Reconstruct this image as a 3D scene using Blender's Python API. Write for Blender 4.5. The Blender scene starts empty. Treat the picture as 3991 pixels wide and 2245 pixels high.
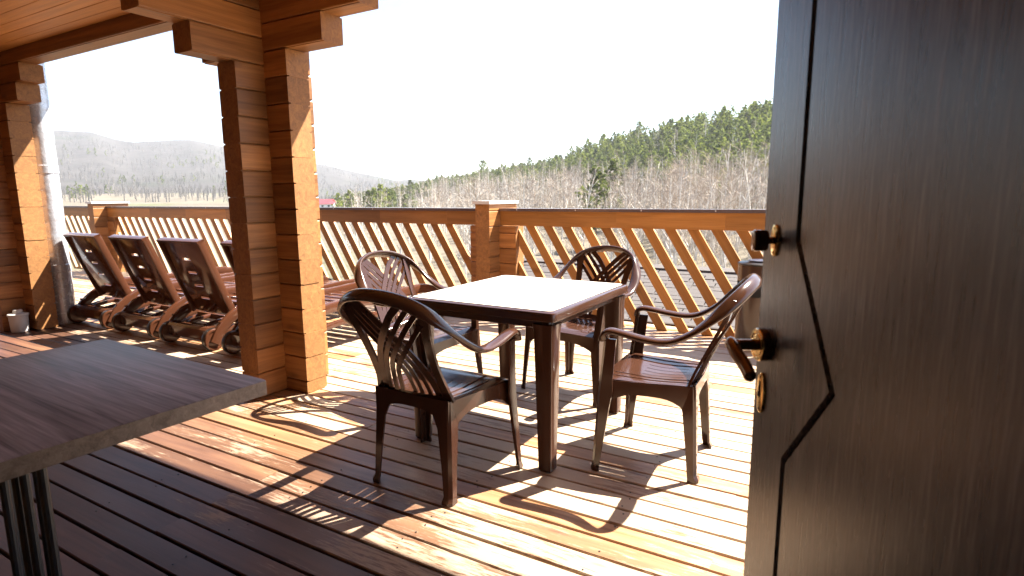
import bpy, math, random
import numpy as np
from mathutils import Vector, Matrix
random.seed(7); RNG = np.random.default_rng(11)
SC = bpy.context.scene; COL = SC.collection
rad = math.radians

# ------------------------------------------------------------------ camera, sky, sun, exposure
CAM_H = 1.20
cam_d = bpy.data.cameras.new("camera"); cam = bpy.data.objects.new("camera", cam_d); COL.objects.link(cam)
cam_d.sensor_width = 36.0; cam_d.lens = 2252.0 / 3991.0 * 36.0
cam_d.clip_start = 0.02; cam_d.clip_end = 12000
_p, _r, _y = rad(9.13), rad(0.44), rad(29.84)
_right = Vector((math.cos(_y), math.sin(_y), 0)); _f0 = Vector((-math.sin(_y), math.cos(_y), 0)); _up = Vector((0, 0, 1))
_fwd = _f0 * math.cos(_p) - _up * math.sin(_p); _dn = -(_up * math.cos(_p) + _f0 * math.sin(_p))
_rr = _right * math.cos(_r) + _dn * math.sin(_r); _dd = -_right * math.sin(_r) + _dn * math.cos(_r)
_m = Matrix((_rr, -_dd, -_fwd)).transposed().to_4x4(); _m.translation = (0, 0, CAM_H)
cam.matrix_world = _m
cam_d.dof.use_dof = True; cam_d.dof.focus_distance = 3.3; cam_d.dof.aperture_fstop = 5.6
SC.camera = cam

SUN = Vector((0.42, 0.65, 1.0)).normalized()
SUN_EL = math.asin(SUN.z); SUN_AZ = math.atan2(SUN.x, SUN.y)
W = bpy.data.worlds.new("World"); SC.world = W; W.use_nodes = True
_wn = W.node_tree.nodes; _wl = W.node_tree.links
_sky = _wn.new("ShaderNodeTexSky"); _sky.sky_type = 'NISHITA'; _sky.sun_disc = False
_sky.sun_elevation = SUN_EL; _sky.sun_rotation = SUN_AZ; _sky.dust_density = 0.8; _sky.air_density = 0.9; _sky.ozone_density = 0.8
_bg = _wn["Background"]; _bg.inputs[1].default_value = 0.06
_wl.new(_sky.outputs[0], _bg.inputs[0])
sun_d = bpy.data.lights.new("sun", 'SUN'); sun_d.energy = 5.0; sun_d.angle = rad(0.53); sun_d.color = (1.0, 0.93, 0.82)
sun = bpy.data.objects.new("sun", sun_d); COL.objects.link(sun)
sun.rotation_euler = (-SUN).to_track_quat('-Z', 'Y').to_euler(); sun.location = SUN * 60
SC.view_settings.view_transform = 'Standard'; SC.view_settings.look = 'None'
SC.view_settings.gamma = 1.0; SC.view_settings.use_curve_mapping = False
SC.view_settings.exposure = 2.6
SC.cycles.max_bounces = 8; SC.cycles.diffuse_bounces = 5; SC.cycles.glossy_bounces = 4
SC.cycles.transparent_max_bounces = 8; SC.cycles.use_denoising = True
try: SC.cycles.volume_bounces = 0
except Exception: pass

# ------------------------------------------------------------------ mesh helpers
class MB:
    def __init__(s): s.v = []; s.f = []; s.m = []
    def add(s, vs, fs, mi=0):
        o = len(s.v); s.v += [tuple(v) for v in vs]; s.f += [tuple(i + o for i in f) for f in fs]
        s.m += [mi] * len(fs) if isinstance(mi, int) else list(mi)
    def box(s, x0, x1, y0, y1, z0, z1, mi=0):
        v = [(x, y, z) for z in (z0, z1) for y in (y0, y1) for x in (x0, x1)]
        s.add(v, [(0, 2, 3, 1), (4, 5, 7, 6), (0, 1, 5, 4), (2, 6, 7, 3), (0, 4, 6, 2), (1, 3, 7, 5)], mi)
    def prism(s, prof, x0, x1, mi=0, cap=0):
        n = len(prof)            # prof: CCW (y,z) seen from +x
        v = [(x0, a, b) for a, b in prof] + [(x1, a, b) for a, b in prof]
        f = [(i, n + i, n + (i + 1) % n, (i + 1) % n)[::-1] for i in range(n)]
        s.add(v, f, mi)
        s.add(v, [tuple(range(n - 1, -1, -1)), tuple(range(n, 2 * n))], cap)
    def cyl(s, c, r, h, n=20, mi=0, r2=None, axis='z', caps=True):
        r2 = r if r2 is None else r2; v = []
        for k, rr in ((0, r), (1, r2)):
            for i in range(n):
                a = 2 * math.pi * i / n; p = (rr * math.cos(a), rr * math.sin(a), k * h)
                if axis == 'x': p = (p[2], p[0], p[1])
                if axis == 'y': p = (p[1], p[2], p[0])
                v.append((c[0] + p[0], c[1] + p[1], c[2] + p[2]))
        s.add(v, [(i, (i + 1) % n, n + (i + 1) % n, n + i) for i in range(n)], mi)
        if caps: s.add(v, [tuple(range(n - 1, -1, -1)), tuple(range(n, 2 * n))], mi)
    def lathe(s, prof, c=(0, 0, 0), n=28, mi=0, axis='z'):
        v = []
        for r, h in prof:
            for i in range(n):
                a = 2 * math.pi * i / n; p = (r * math.cos(a), r * math.sin(a), h)
                if axis == 'x': p = (p[2], p[0], p[1])
                v.append((c[0] + p[0], c[1] + p[1], c[2] + p[2]))
        f = []
        for k in range(len(prof) - 1):
            f += [(k * n + i, k * n + (i + 1) % n, (k + 1) * n + (i + 1) % n, (k + 1) * n + i) for i in range(n)]
        s.add(v, f, mi)
    def sweep(s, pts, sec, up, mi=0, closed=False, scale=None, cap=True):
        P = [Vector(p) for p in pts]; n = len(P); k = len(sec); v = []
        for i in range(n):
            t = (P[min(i + 1, n - 1)] - P[max(i - 1, 0)]).normalized()
            u = Vector(up[i] if isinstance(up, list) else up); u = (u - t * u.dot(t)).normalized(); sd = t.cross(u)
            sc = scale[i] if scale else (1, 1)
            for a, b in sec: v.append(P[i] + sd * a * sc[0] + u * b * sc[1])
        f = []
        for i in range(n - 1):
            for j in range(k): f.append((i * k + j, i * k + (j + 1) % k, (i + 1) * k + (j + 1) % k, (i + 1) * k + j))
        if cap: f += [tuple(range(k - 1, -1, -1)), tuple((n - 1) * k + j for j in range(k))]
        s.add(v, f, mi)
    def loft(s, rings, mi=0):
        k = len(rings[0]); v = [p for r in rings for p in r]; f = []
        for i in range(len(rings) - 1):
            for j in range(k): f.append((i * k + j, i * k + (j + 1) % k, (i + 1) * k + (j + 1) % k, (i + 1) * k + j))
        f += [tuple(range(k - 1, -1, -1)), tuple((len(rings) - 1) * k + j for j in range(k))]
        s.add(v, f, mi)
    def mesh(s, name, mats, smooth=None):
        m = bpy.data.meshes.new(name); m.from_pydata(s.v, [], s.f)
        for q in (mats if isinstance(mats, (list, tuple)) else [mats]): m.materials.append(q)
        m.polygons.foreach_set('material_index', s.m)
        bm_fix(m)
        if smooth is not None:
            m.polygons.foreach_set('use_smooth', [True] * len(m.polygons))
            if smooth > 0: m.set_sharp_from_angle(angle=rad(smooth))
        m.update(); return m
def bm_fix(m):
    import bmesh
    b = bmesh.new(); b.from_mesh(m); bmesh.ops.recalc_face_normals(b, faces=b.faces); b.to_mesh(m); b.free()
def obj(name, mesh, parent=None, loc=(0, 0, 0), rot=(0, 0, 0)):
    o = bpy.data.objects.new(name, mesh); COL.objects.link(o); o.location = loc; o.rotation_euler = rot
    if parent is not None: o.parent = parent
    return o
def tag(o, label=None, cat=None, group=None, kind=None):
    if label: o['label'] = label
    if cat: o['category'] = cat
    if group: o['group'] = group
    if kind: o['kind'] = kind
    return o
def thing(name, label, cat, loc=(0, 0, 0), rz=0.0, group=None):
    o = obj(name, None, None, loc, (0, 0, rz)); o.empty_display_size = 0.1
    return tag(o, label, cat, group)
def copy_tree(o, parent=None):
    c = o.copy(); COL.objects.link(c)
    if parent is not None: c.parent = parent
    for ch in list(o.children): copy_tree(ch, c)
    return c
def catmull(pts, n=6):
    P = [np.array(p, float) for p in pts]; P = [2 * P[0] - P[1]] + P + [2 * P[-1] - P[-2]]; out = []
    for i in range(1, len(P) - 2):
        for k in range(n):
            t = k / n; a, b, c, d = P[i - 1:i + 3]
            out.append(tuple(.5 * (2 * b + (c - a) * t + (2 * a - 5 * b + 4 * c - d) * t * t + (3 * b - a - 3 * c + d) * t ** 3)))
    out.append(tuple(P[-2])); return out
def rrect(w, h, r, n=3):
    out = []
    for cx, cy, a0 in ((w / 2 - r, h / 2 - r, 0), (-w / 2 + r, h / 2 - r, 90), (-w / 2 + r, -h / 2 + r, 180), (w / 2 - r, -h / 2 + r, 270)):
        for i in range(n + 1):
            a = rad(a0 + 90 * i / n); out.append((cx + r * math.cos(a), cy + r * math.sin(a)))
    return out
def ellipse(a, b, n=12): return [(a * math.cos(2 * math.pi * i / n), b * math.sin(2 * math.pi * i / n)) for i in range(n)]

# ------------------------------------------------------------------ materials
class NT:
    def __init__(s, name):
        s.mat = bpy.data.materials.new(name); s.mat.use_nodes = True
        s.t = s.mat.node_tree; s.b = s.t.nodes["Principled BSDF"]; s.out = s.t.nodes["Material Output"]
    def n(s, t, **k):
        q = s.t.nodes.new(t)
        for a, v in k.items(): setattr(q, a, v)
        return q
    def l(s, a, b): s.t.links.new(a, b)
    def math(s, op, a, b=None, clamp=False):
        q = s.n('ShaderNodeMath', operation=op); q.use_clamp = clamp
        for i, v in enumerate((a, b)):
            if v is None: continue
            if isinstance(v, (int, float)): q.inputs[i].default_value = v
            else: s.l(v, q.inputs[i])
        return q.outputs[0]
    def mix(s, f, a, b, mode='MIX'):
        q = s.n('ShaderNodeMix', data_type='RGBA', blend_type=mode)
        for sock, v in ((q.inputs[0], f), (q.inputs[6], a), (q.inputs[7], b)):
            if isinstance(v, (int, float)): sock.default_value = v
            elif isinstance(v, tuple): sock.default_value = (*v[:3], 1)
            else: s.l(v, sock)
        return q.outputs[2]
    def ramp(s, f, stops):
        q = s.n('ShaderNodeValToRGB'); e = q.color_ramp.elements
        while len(e) > len(stops): e.remove(e[-1])
        while len(e) < len(stops): e.new(0.5)
        for el, (p, c) in zip(e, stops): el.position = p; el.color = (*c, 1) if isinstance(c, tuple) else (c, c, c, 1)
        s.l(f, q.inputs[0]); return q.outputs[0]
    def coords(s, scale=(1, 1, 1), rnd=True, kind='Object', seed=0.0):
        tc = s.n('ShaderNodeTexCoord'); mp = s.n('ShaderNodeMapping'); mp.inputs[3].default_value = scale
        v = tc.outputs[kind]
        if rnd:
            oi = s.n('ShaderNodeObjectInfo'); vm = s.n('ShaderNodeVectorMath', operation='MULTIPLY_ADD')
            cb = s.n('ShaderNodeCombineXYZ')
            for i, k in enumerate((17.3, 5.1, 9.7)): s.l(s.math('MULTIPLY', oi.outputs['Random'], k + seed), cb.inputs[i])
            vm.inputs[1].default_value = (1, 1, 1); s.l(v, vm.inputs[0]); s.l(cb.outputs[0], vm.inputs[2]); v = vm.outputs[0]
        s.l(v, mp.inputs[0]); return mp.outputs[0]
    def noise(s, vec, scale=1, detail=4, rough=.55, dist=0.0, out=0):
        q = s.n('ShaderNodeTexNoise'); q.inputs['Scale'].default_value = scale; q.inputs['Detail'].default_value = detail
        q.inputs['Roughness'].default_value = rough; q.inputs['Distortion'].default_value = dist
        s.l(vec, q.inputs['Vector']); return q.outputs[out]
    def bump(s, h, strength=.3, dist=.002):
        q = s.n('ShaderNodeBump'); q.inputs['Strength'].default_value = strength; q.inputs['Distance'].default_value = dist
        s.l(h, q.inputs['Height']); s.l(q.outputs[0], s.b.inputs['Normal']); return q
    def rnd(s): return s.n('ShaderNodeObjectInfo').outputs['Random']
    def done(s, col=None, rough=None, spec=None, metal=None):
        for nm, v in (('Base Color', col), ('Roughness', rough), ('Specular IOR Level', spec), ('Metallic', metal)):
            if v is None: continue
            if isinstance(v, tuple): s.b.inputs[nm].default_value = (*v[:3], 1)
            elif isinstance(v, (int, float)): s.b.inputs[nm].default_value = v
            else: s.l(v, s.b.inputs[nm])
        return s.mat
def wood(name, dark, light, rough=.5, grain=16.0, along=1.3, knots=True, tone=.35, bump=.25, end=False, spec=.4):
    t = NT(name)
    g = t.noise(t.coords((along, grain, grain)), 1.0, 6, .62, .6)
    fine = t.noise(t.coords((along * 3, grain * 6, grain * 6), seed=3), 1.0, 3, .6)
    big = t.noise(t.coords((.7, 2.2, 2.2), seed=6), 1.0, 2, .5)
    if end:
        g = t.noise(t.coords((9, 26, 26)), 1.0, 5, .65, 1.2)
    f = t.math('ADD', t.math('MULTIPLY', g, .75), t.math('MULTIPLY', fine, .25))
    c = t.ramp(f, [(.34, dark), (.50, tuple((a + b) / 2 for a, b in zip(dark, light))), (.66, light)])
    tn = t.math('ADD', t.math('MULTIPLY', t.math('SUBTRACT', t.rnd(), .5), tone * 1.3), t.math('MULTIPLY', t.math('SUBTRACT', big, .5), tone * 2))
    c = t.mix(1.0, c, t.ramp(t.math('ADD', tn, .5), [(0, .55), (.5, 1.0), (1, 1.45)]), 'MULTIPLY')
    if knots:
        vo = t.n('ShaderNodeTexVoronoi'); vo.inputs['Scale'].default_value = 1.0; t.l(t.coords((1.9, 5.5, 5.5), seed=1), vo.inputs['Vector'])
        k = t.math('SUBTRACT', 1.0, t.math('MULTIPLY', vo.outputs['Distance'], 7.0), True)
        c = t.mix(t.math('MULTIPLY', k, .85), c, tuple(x * .35 for x in dark))
    t.bump(f, bump, .003)
    return t.done(c, t.math('ADD', t.math('MULTIPLY', g, .2), rough - .1), spec)

M = {}
M['log'] = wood('stained_log', (.165, .067, .020), (.41, .185, .058), .48, 17, 1.0, tone=.5)
M['log_end'] = wood('sawn_log_end', (.19, .086, .028), (.38, .176, .055), .65, 20, 6, knots=False, tone=.14, bump=.5, end=True)
M['rail_wood'] = wood('rail_wood', (.25, .108, .024), (.42, .195, .052), .5, 18, 1.2)
M['ceiling_wood'] = wood('ceiling_wood', (.46, .20, .045), (.66, .31, .085), .5, 14, .9)
M['table_wood'] = wood('weathered_tabletop', (.055, .043, .043), (.34, .29, .295), .52, 30, 1.4, knots=True, tone=.8, bump=.3, spec=.3)
M['table_edge'] = wood('table_edge', (.10, .07, .05), (.24, .18, .14), .6, 40, 2.0, knots=False, bump=.6)

def deck_mat():
    t = NT('deck_stain')
    g = t.noise(t.coords((1.1, 20, 20)), 1, 6, .62, .7)
    w1 = t.noise(t.coords((1.6, 5, 5), seed=2), 1, 3, .5)
    w2 = t.noise(t.coords((9, 70, 70), seed=4), 1, 5, .7)
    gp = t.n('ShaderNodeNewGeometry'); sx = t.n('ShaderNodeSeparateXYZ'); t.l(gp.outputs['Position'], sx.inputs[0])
    lit_tone = t.math('ADD', t.math('MULTIPLY', t.math('SUBTRACT', sx.outputs[1], .40), .7), t.math('MULTIPLY', sx.outputs[0], .16))   # sun and shade in the colour: near strip darker, outer boards paler, more worn
    lit_tone = t.math('ADD', lit_tone, t.math('MULTIPLY', t.math('SUBTRACT', t.noise(t.coords((.8, 3, 3), seed=8), 1, 3, .5), .5), .9))
    lit_tone = t.ramp(lit_tone, [(.15, 0.0), (.95, 1.0)])
    base = t.mix(lit_tone, t.ramp(g, [(.32, (.042, .019, .014)), (.68, (.105, .047, .031))]), t.ramp(g, [(.32, (.15, .070, .030)), (.68, (.31, .172, .085))]))  # darker pair paints the shaded strip, paler pair the sunlit boards
    base = t.mix(1.0, base, t.ramp(t.rnd(), [(0, (.62, .58, .55)), (.5, (1.0, 1.0, 1.0)), (1, (1.38, 1.36, 1.3))]), 'MULTIPLY')
    thr = t.math('SUBTRACT', t.math('ADD', .70, t.math('MULTIPLY', t.math('SUBTRACT', t.rnd(), .5), .22)), t.math('MULTIPLY', lit_tone, .26))
    wn_ = t.math('ADD', t.math('MULTIPLY', w1, .5), t.math('MULTIPLY', w2, .5))
    wear = t.ramp(t.math('ADD', t.math('SUBTRACT', wn_, thr), .5), [(.47, 0.0), (.55, 1.0)])
    c = t.mix(t.math('MULTIPLY', wear, .8), base, t.mix(lit_tone, (.20, .135, .095), (.43, .33, .23)))
    vo = t.n('ShaderNodeTexVoronoi'); vo.inputs['Scale'].default_value = 1.0; t.l(t.coords((2.2, 9, 9), seed=1), vo.inputs['Vector'])
    k = t.math('SUBTRACT', 1.0, t.math('MULTIPLY', vo.outputs['Distance'], 8.0), True)
    c = t.mix(t.math('MULTIPLY', k, .7), c, (.06, .03, .018))
    t.bump(t.math('ADD', g, t.math('MULTIPLY', wear, .5)), .35, .002)
    return t.done(c, t.math('ADD', t.math('MULTIPLY', wear, .15), t.math('ADD', .36, t.math('MULTIPLY', w1, .18))), .5)
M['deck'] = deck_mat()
def plastic(name, col, rough):
    t = NT(name); n = t.noise(t.coords((6, 6, 6)), 1, 3, .5); s = t.noise(t.coords((300, 300, 300), rnd=False), 1, 2, .5)
    t.bump(t.math('ADD', n, t.math('MULTIPLY', s, .02)), .12, .01)
    return t.done(t.mix(n, tuple(x * .88 for x in col), tuple(x * 1.1 for x in col)), t.math('ADD', rough - .04, t.math('MULTIPLY', n, .1)), .5)
M['plastic'] = plastic('brown_plastic', (.044, .0185, .011), .15)
M['lounger'] = plastic('lounger_plastic', (.072, .026, .013), .10)
M['black_plastic'] = plastic('black_plastic', (.018, .014, .012), .3)
def table_white():
    t = NT('pale_table_panel'); n = t.noise(t.coords((3, 3, 3)), 1, 5, .6); v = t.noise(t.coords((40, 160, 40)), 1, 3, .6)
    c = t.mix(t.ramp(v, [(.35, 0.0), (.8, .5)]), t.mix(n, (.62, .56, .50), (.72, .67, .61)), (.55, .48, .41))
    return t.done(c, t.math('ADD', .22, t.math('MULTIPLY', n, .12)), .5)
M['table_white'] = table_white()
def cap_mat(name, col, rough, metal):
    t = NT(name); n = t.noise(t.coords((2, 12, 12)), 1, 4, .6)
    t.bump(n, .1, .003)
    return t.done(t.mix(n, tuple(x * .8 for x in col), col), t.math('ADD', rough, t.math('MULTIPLY', n, .15)), .5, metal)
M['cap'] = cap_mat('brown_metal_cap', (.17, .13, .13), .16, .35)
M['post_cap'] = cap_mat('pale_metal_cap', (.68, .67, .66), .4, .0)
M['brass'] = cap_mat('brass', (.78, .53, .20), .10, 1.0)
M['bronze'] = cap_mat('dark_bronze', (.20, .12, .07), .10, .85)
M['bin_brown'] = cap_mat('brown_enamel', (.045, .022, .015), .12, .0)
M['iron'] = cap_mat('black_iron', (.012, .012, .014), .4, .0)
M['dark_void'] = cap_mat('keyhole_black', (.006, .006, .006), .8, .0)
def foil():
    t = NT('galvanised_foil'); n = t.noise(t.coords((7, 7, 5), rnd=False), 1, 5, .65, .4); n2 = t.noise(t.coords((30, 30, 30), rnd=False), 1, 3, .6)
    t.bump(t.math('ADD', n, t.math('MULTIPLY', n2, .4)), .35, .012)
    return t.done(t.mix(n, (.40, .42, .46), (.60, .62, .67)), t.math('ADD', .16, t.math('MULTIPLY', n2, .2)), .5, .45)
M['foil'] = foil()
def doorm():
    t = NT('door_laminate')
    a = t.noise(t.coords((170, 170, 9), rnd=False), 1, 3, .6); b = t.noise(t.coords((420, 420, 14), rnd=False), 1, 2, .6)
    d = t.noise(t.coords((40, 40, 1.4), rnd=False), 1, 2, .5)
    f = t.math('ADD', t.math('MULTIPLY', a, .5), t.math('ADD', t.math('MULTIPLY', b, .25), t.math('MULTIPLY', d, .25)))
    c = t.ramp(f, [(.36, (.014, .010, .009)), (.5, (.038, .029, .026)), (.62, (.135, .108, .096))])
    t.bump(f, .3, .0012)
    return t.done(c, t.math('ADD', .17, t.math('MULTIPLY', f, .24)), .9)
M['door'] = doorm()
def hammered():
    t = NT('hammered_edge'); v = t.n('ShaderNodeTexVoronoi'); v.inputs['Scale'].default_value = 190; t.l(t.coords((1, 1, 1), rnd=False), v.inputs['Vector'])
    t.bump(v.outputs['Distance'], .9, .004); return t.done((.035, .02, .016), .25, .6, .2)
M['hammered'] = hammered()
def shingles():
    t = NT('asphalt_shingle'); n = t.noise(t.coords((60, 60, 60)), 1, 3, .7)
    c = t.mix(n, (.055, .048, .046), (.115, .102, .098)); c = t.mix(1.0, c, t.ramp(t.rnd(), [(0, .8), (1, 1.2)]), 'MULTIPLY')
    t.bump(n, .4, .004); return t.done(c, .85, .3)
M['shingle'] = shingles()
def plain(name, col, rough=.6, var=.2, sc=8):
    t = NT(name); n = t.noise(t.coords((sc, sc, sc)), 1, 4, .6); t.bump(n, .1, .004)
    return t.done(t.mix(n, tuple(x * (1 - var) for x in col), tuple(min(1, x * (1 + var)) for x in col)), rough, .4)
M['bucket'] = plain('grey_white_plastic', (.52, .50, .47), .5, .12)
M['white_wall'] = plain('white_render', (.70, .69, .66), .8, .1, .5)
M['red_roof'] = plain('red_metal_roof', (.42, .04, .05), .5, .15, .6)
M['interior'] = plain('interior_plaster', (.35, .30, .25), .9, .1, 1)
M['dark_frame'] = plain('dark_subframe', (.025, .016, .011), .9, .3, 3)

def ground_mat():
    t = NT('dry_grass_ground'); g = t.n('ShaderNodeNewGeometry'); mp = t.n('ShaderNodeMapping'); t.l(g.outputs['Position'], mp.inputs[0])
    v = mp.outputs[0]
    a = t.noise(v, .02, 5, .6); b = t.noise(v, .25, 6, .7); c3 = t.noise(v, 2.5, 4, .7)
    c = t.mix(t.ramp(a, [(.4, 0.0), (.6, 1.0)]), (.14, .12, .092), (.10, .088, .068))
    c = t.mix(t.ramp(b, [(.45, 0.0), (.7, .8)]), c, (.085, .07, .05))
    c = t.mix(t.ramp(c3, [(.5, 0.0), (.8, .6)]), c, (.20, .17, .12))
    c = t.mix(t.ramp(t.noise(v, .012, 3, .5), [(.52, 0.0), (.64, .55)]), c, (.075, .09, .03))
    t.bump(b, .6, .5); return t.done(c, .95, .1)
M['ground'] = ground_mat()
def hill_mat():
    t = NT('far_hill_woods'); g = t.n('ShaderNodeNewGeometry'); mp = t.n('ShaderNodeMapping'); t.l(g.outputs['Position'], mp.inputs[0]); v = mp.outputs[0]
    a = t.noise(v, .006, 5, .6); b = t.noise(v, .03, 6, .7)
    c = t.mix(t.ramp(b, [(.35, 0.0), (.65, 1.0)]), (.036, .033, .032), (.062, .057, .054))
    c = t.mix(t.ramp(a, [(.52, 0.0), (.66, .6)]), c, (.032, .040, .024))
    t.bump(b, .8, 4); return t.done(c, .95, .1)
M['hill'] = hill_mat()
def leafy(name, dark, light, attr=False, trans=0.0, var=.5):
    t = NT(name); g = t.n('ShaderNodeNewGeometry'); mp = t.n('ShaderNodeMapping'); t.l(g.outputs['Position'], mp.inputs[0])
    n = t.noise(mp.outputs[0], 1.6, 2, .5)
    c = t.mix(t.ramp(n, [(.3, 0.0), (.7, 1.0)]), dark, light)
    if attr:
        at = t.n('ShaderNodeAttribute', attribute_name='tint'); r = at.outputs['Fac']
    else: r = t.rnd()
    c = t.mix(1.0, c, t.ramp(r, [(0, (1 - var, 1 - var, 1 - var)), (.5, (1, 1, 1)), (1, (1 + var * .8, 1 + var * .6, 1 + var * .2))]), 'MULTIPLY')
    if trans:
        tr = t.n('ShaderNodeBsdfTranslucent'); mx = t.n('ShaderNodeMixShader'); mx.inputs[0].default_value = trans
        t.l(c, tr.inputs['Color']); t.l(t.b.outputs[0], mx.inputs[1]); t.l(tr.outputs[0], mx.inputs[2]); t.l(mx.outputs[0], t.out.inputs['Surface'])
    return t.done(c, .8, .2)
M['pine'] = leafy('pine_needles', (.075, .108, .022), (.20, .235, .052), trans=.4)
M['pine_far'] = leafy('pine_needles_far', (.075, .108, .022), (.20, .235, .052), True, trans=.4)
M['twig'] = leafy('birch_twigs', (.24, .19, .155), (.40, .335, .275), False, var=.25)
M['twig_far'] = leafy('birch_twigs_far', (.24, .19, .155), (.40, .335, .275), True, var=.25)
M['twig_valley'] = leafy('valley_twigs', (.055, .048, .044), (.10, .090, .083), True, var=.25)
M['bark_valley'] = leafy('valley_bark', (.12, .11, .10), (.20, .185, .17), True, var=.25)
M['birch_bark'] = leafy('birch_bark', (.50, .46, .42), (.74, .71, .66), False, var=.2)
M['birch_bark_far'] = leafy('birch_bark_far', (.50, .46, .42), (.74, .71, .66), True, var=.2)
M['pine_bark'] = leafy('pine_bark', (.12, .07, .04), (.22, .13, .08), False, var=.2)

# ------------------------------------------------------------------ terrain
def interp(x, tab): return np.interp(x, [a for a, _ in tab], [b for _, b in tab])
NEAR_SKY = [(-52, .0), (-47.4, .16), (-40.8, 1.0), (-37.2, 1.75), (-33.2, 2.4), (-29.3, 3.1), (-25.4, 3.95), (-21.7, 5.3), (-18, 6.3), (-14.4, 7.15), (-11, 7.75), (-6.5, 8.3), (5, 9), (30, 8), (60, 6), (110, 4), (180, 4)]
NEAR_D = [(-52, 420), (-47, 410), (-40, 380), (-33, 340), (-25, 290), (-15, 230), (-6.5, 195), (5, 180), (180, 180)]
FAR_SKY = [(-180, 4), (-100, 5), (-75, 5.5), (-67, 5.42), (-65, 5.42), (-63.2, 4.85), (-61.8, 4.72), (-59.9, 5.0), (-58.1, 5.1), (-56, 4.65), (-52, 3.9), (-47.7, 3.2), (-44.4, 2.5), (-40.8, 1.72), (-37.4, 1.7), (-30, 1.5), (0, 1.5), (60, 3), (180, 4)]
D2 = 1500.0
def h_ground(r, a):
    D = interp(a, NEAR_D); zr = CAM_H + D * np.tan(np.radians(interp(a, NEAR_SKY))) - 8.4
    zf = CAM_H + D2 * np.tan(np.radians(interp(a, FAR_SKY))) - 7.0
    w = np.clip((a + 53) / 9.0, 0, 1); w = w * w * (3 - 2 * w) * np.clip((200 - abs(a)) / 60, 0, 1)
    kn = np.interp(r, [0, 25, 60, .60 * D, D, D * 1.35, 800, 1050, D2, 2600], [-6.5, -6.5, -8, -8 + .27 * (zr + 8), zr, zr - 5, min(zr, 6), 14, zf, zf * .75])
    kl = np.interp(r, [0, 25, 60, 300, 450, 650, 950, D2, 2600], [-6.5, -6.5, -9, -5.5, -1.5, 5, .22 * zf + 4, zf, zf * .75])
    rough = .6 * math.sin(r * .05 + a * .31) * min(1, r / 200) + (3.5 * math.sin(r * .011 + a * .55) + 2 * math.sin(a * 1.7 + r * .004)) * np.clip((r - 800) / 400, 0, 1) * (0 if abs(r - D2) < 1 else 1)
    return float(w * kn + (1 - w) * kl + rough)
def hxy(x, y): return h_ground(math.hypot(x, y), math.degrees(math.atan2(x, y)))
az = list(np.arange(-180, -80, 5)) + list(np.arange(-80, 12, .75)) + list(np.arange(12, 180, 6))
def ring_mesh(name, rs, mat, centre):
    v = []; f = []; n = len(az)
    for r in rs:
        for a in az: v.append((r * math.sin(rad(a)), r * math.cos(rad(a)), h_ground(r, a)))
    for i in range(len(rs) - 1):
        for j in range(n): f.append((i * n + j, i * n + (j + 1) % n, (i + 1) * n + (j + 1) % n, (i + 1) * n + j))
    if centre: v.append((0, 0, -6.5)); f += [(len(v) - 1, (j + 1) % n, j) for j in range(n)]
    m = MB(); m.add(v, f); return m.mesh(name, mat, 0)
rs1 = [8, 18, 30, 45, 60, 75, 90, 110, 130, 150, 170, 195, 220, 250, 280, 310, 345, 380, 420, 470, 520, 580, 650]
rs2 = [650, 720, 800, 900, 1000, 1100, 1200, 1300, 1400, 1460, 1500, 1560, 1700, 2000, 2600]
tag(obj('ground', ring_mesh('ground', rs1, M['ground'], True)), kind='structure')
tag(obj('far_hill', ring_mesh('far_hill', rs2, M['hill'], False)), kind='structure')

# ------------------------------------------------------------------ deck
PX, PY = -3.06, 2.41           # near pillar axis
RAIL_Y = 4.99
def chamf(w, h, c, cb=None):   # profile (y,z) w wide, h high, base at z=0, CCW from +x
    cb = c if cb is None else cb
    return [(-w / 2 + cb, 0), (w / 2 - cb, 0), (w / 2, cb), (w / 2, h - c), (w / 2 - c, h), (-w / 2 + c, h), (-w / 2, h - c), (-w / 2, cb)]
deck = tag(obj('deck', None), kind='structure')
m = MB()
for i in range(24): m.box(-10.9 + i * .6, -10.82 + i * .6, .25, 5.2, -.25, -.040)
m.box(-11.3, 3.2, .2, .245, -.3, -.040); m.box(-11.3, 3.2, 5.26, 5.31, -.3, .01); m.box(-11.3, 3.2, .25, 5.2, -.32, -.26)
obj('deck_frame', m.mesh('deck_frame', M['dark_frame']), deck)
PITCH = .1081; y0 = 1.354 + .004 - 11 * PITCH
board_prof = [(0, -.034), (.0975, -.034), (.0975, -.004), (.0945, 0), (.003, 0), (0, -.004)]
bmesh_cache = {}
def board_mesh(L):
    L = round(L, 2)
    if L not in bmesh_cache:
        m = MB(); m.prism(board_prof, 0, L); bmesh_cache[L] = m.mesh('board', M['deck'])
    return bmesh_cache[L]
nail = MB(); nrow = 0
for i in range(60):
    yb = y0 + i * PITCH
    if yb > 5.17: break
    cuts = [-11.2, -6.9, -3.15, .55, 3.1] if yb > 2.3 else ([-11.2, -7.5, -3.9, -.3, 3.1] if i % 2 else [-11.2, -9.3, -5.7, -2.1, 1.5, 3.1])
    for a, b in zip(cuts[:-1], cuts[1:]):
        o = obj('board', board_mesh(b - a - .005), deck, (a, yb, random.uniform(-.0035, .0015)), (random.uniform(-.012, .012), 0, random.uniform(-.0006, .0006)))
    for k in range(23):
        for yy in (.022, .078):
            if random.random() < .45: continue
            x = -10.86 + k * .6 + random.uniform(-.02, .02); y = yb + yy + random.uniform(-.008, .008)
            nail.cyl((x, y, .0002), .0036, .0012, 6)
tag(obj('nail', nail.mesh('nail', M['iron']), deck), kind='stuff')

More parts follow.
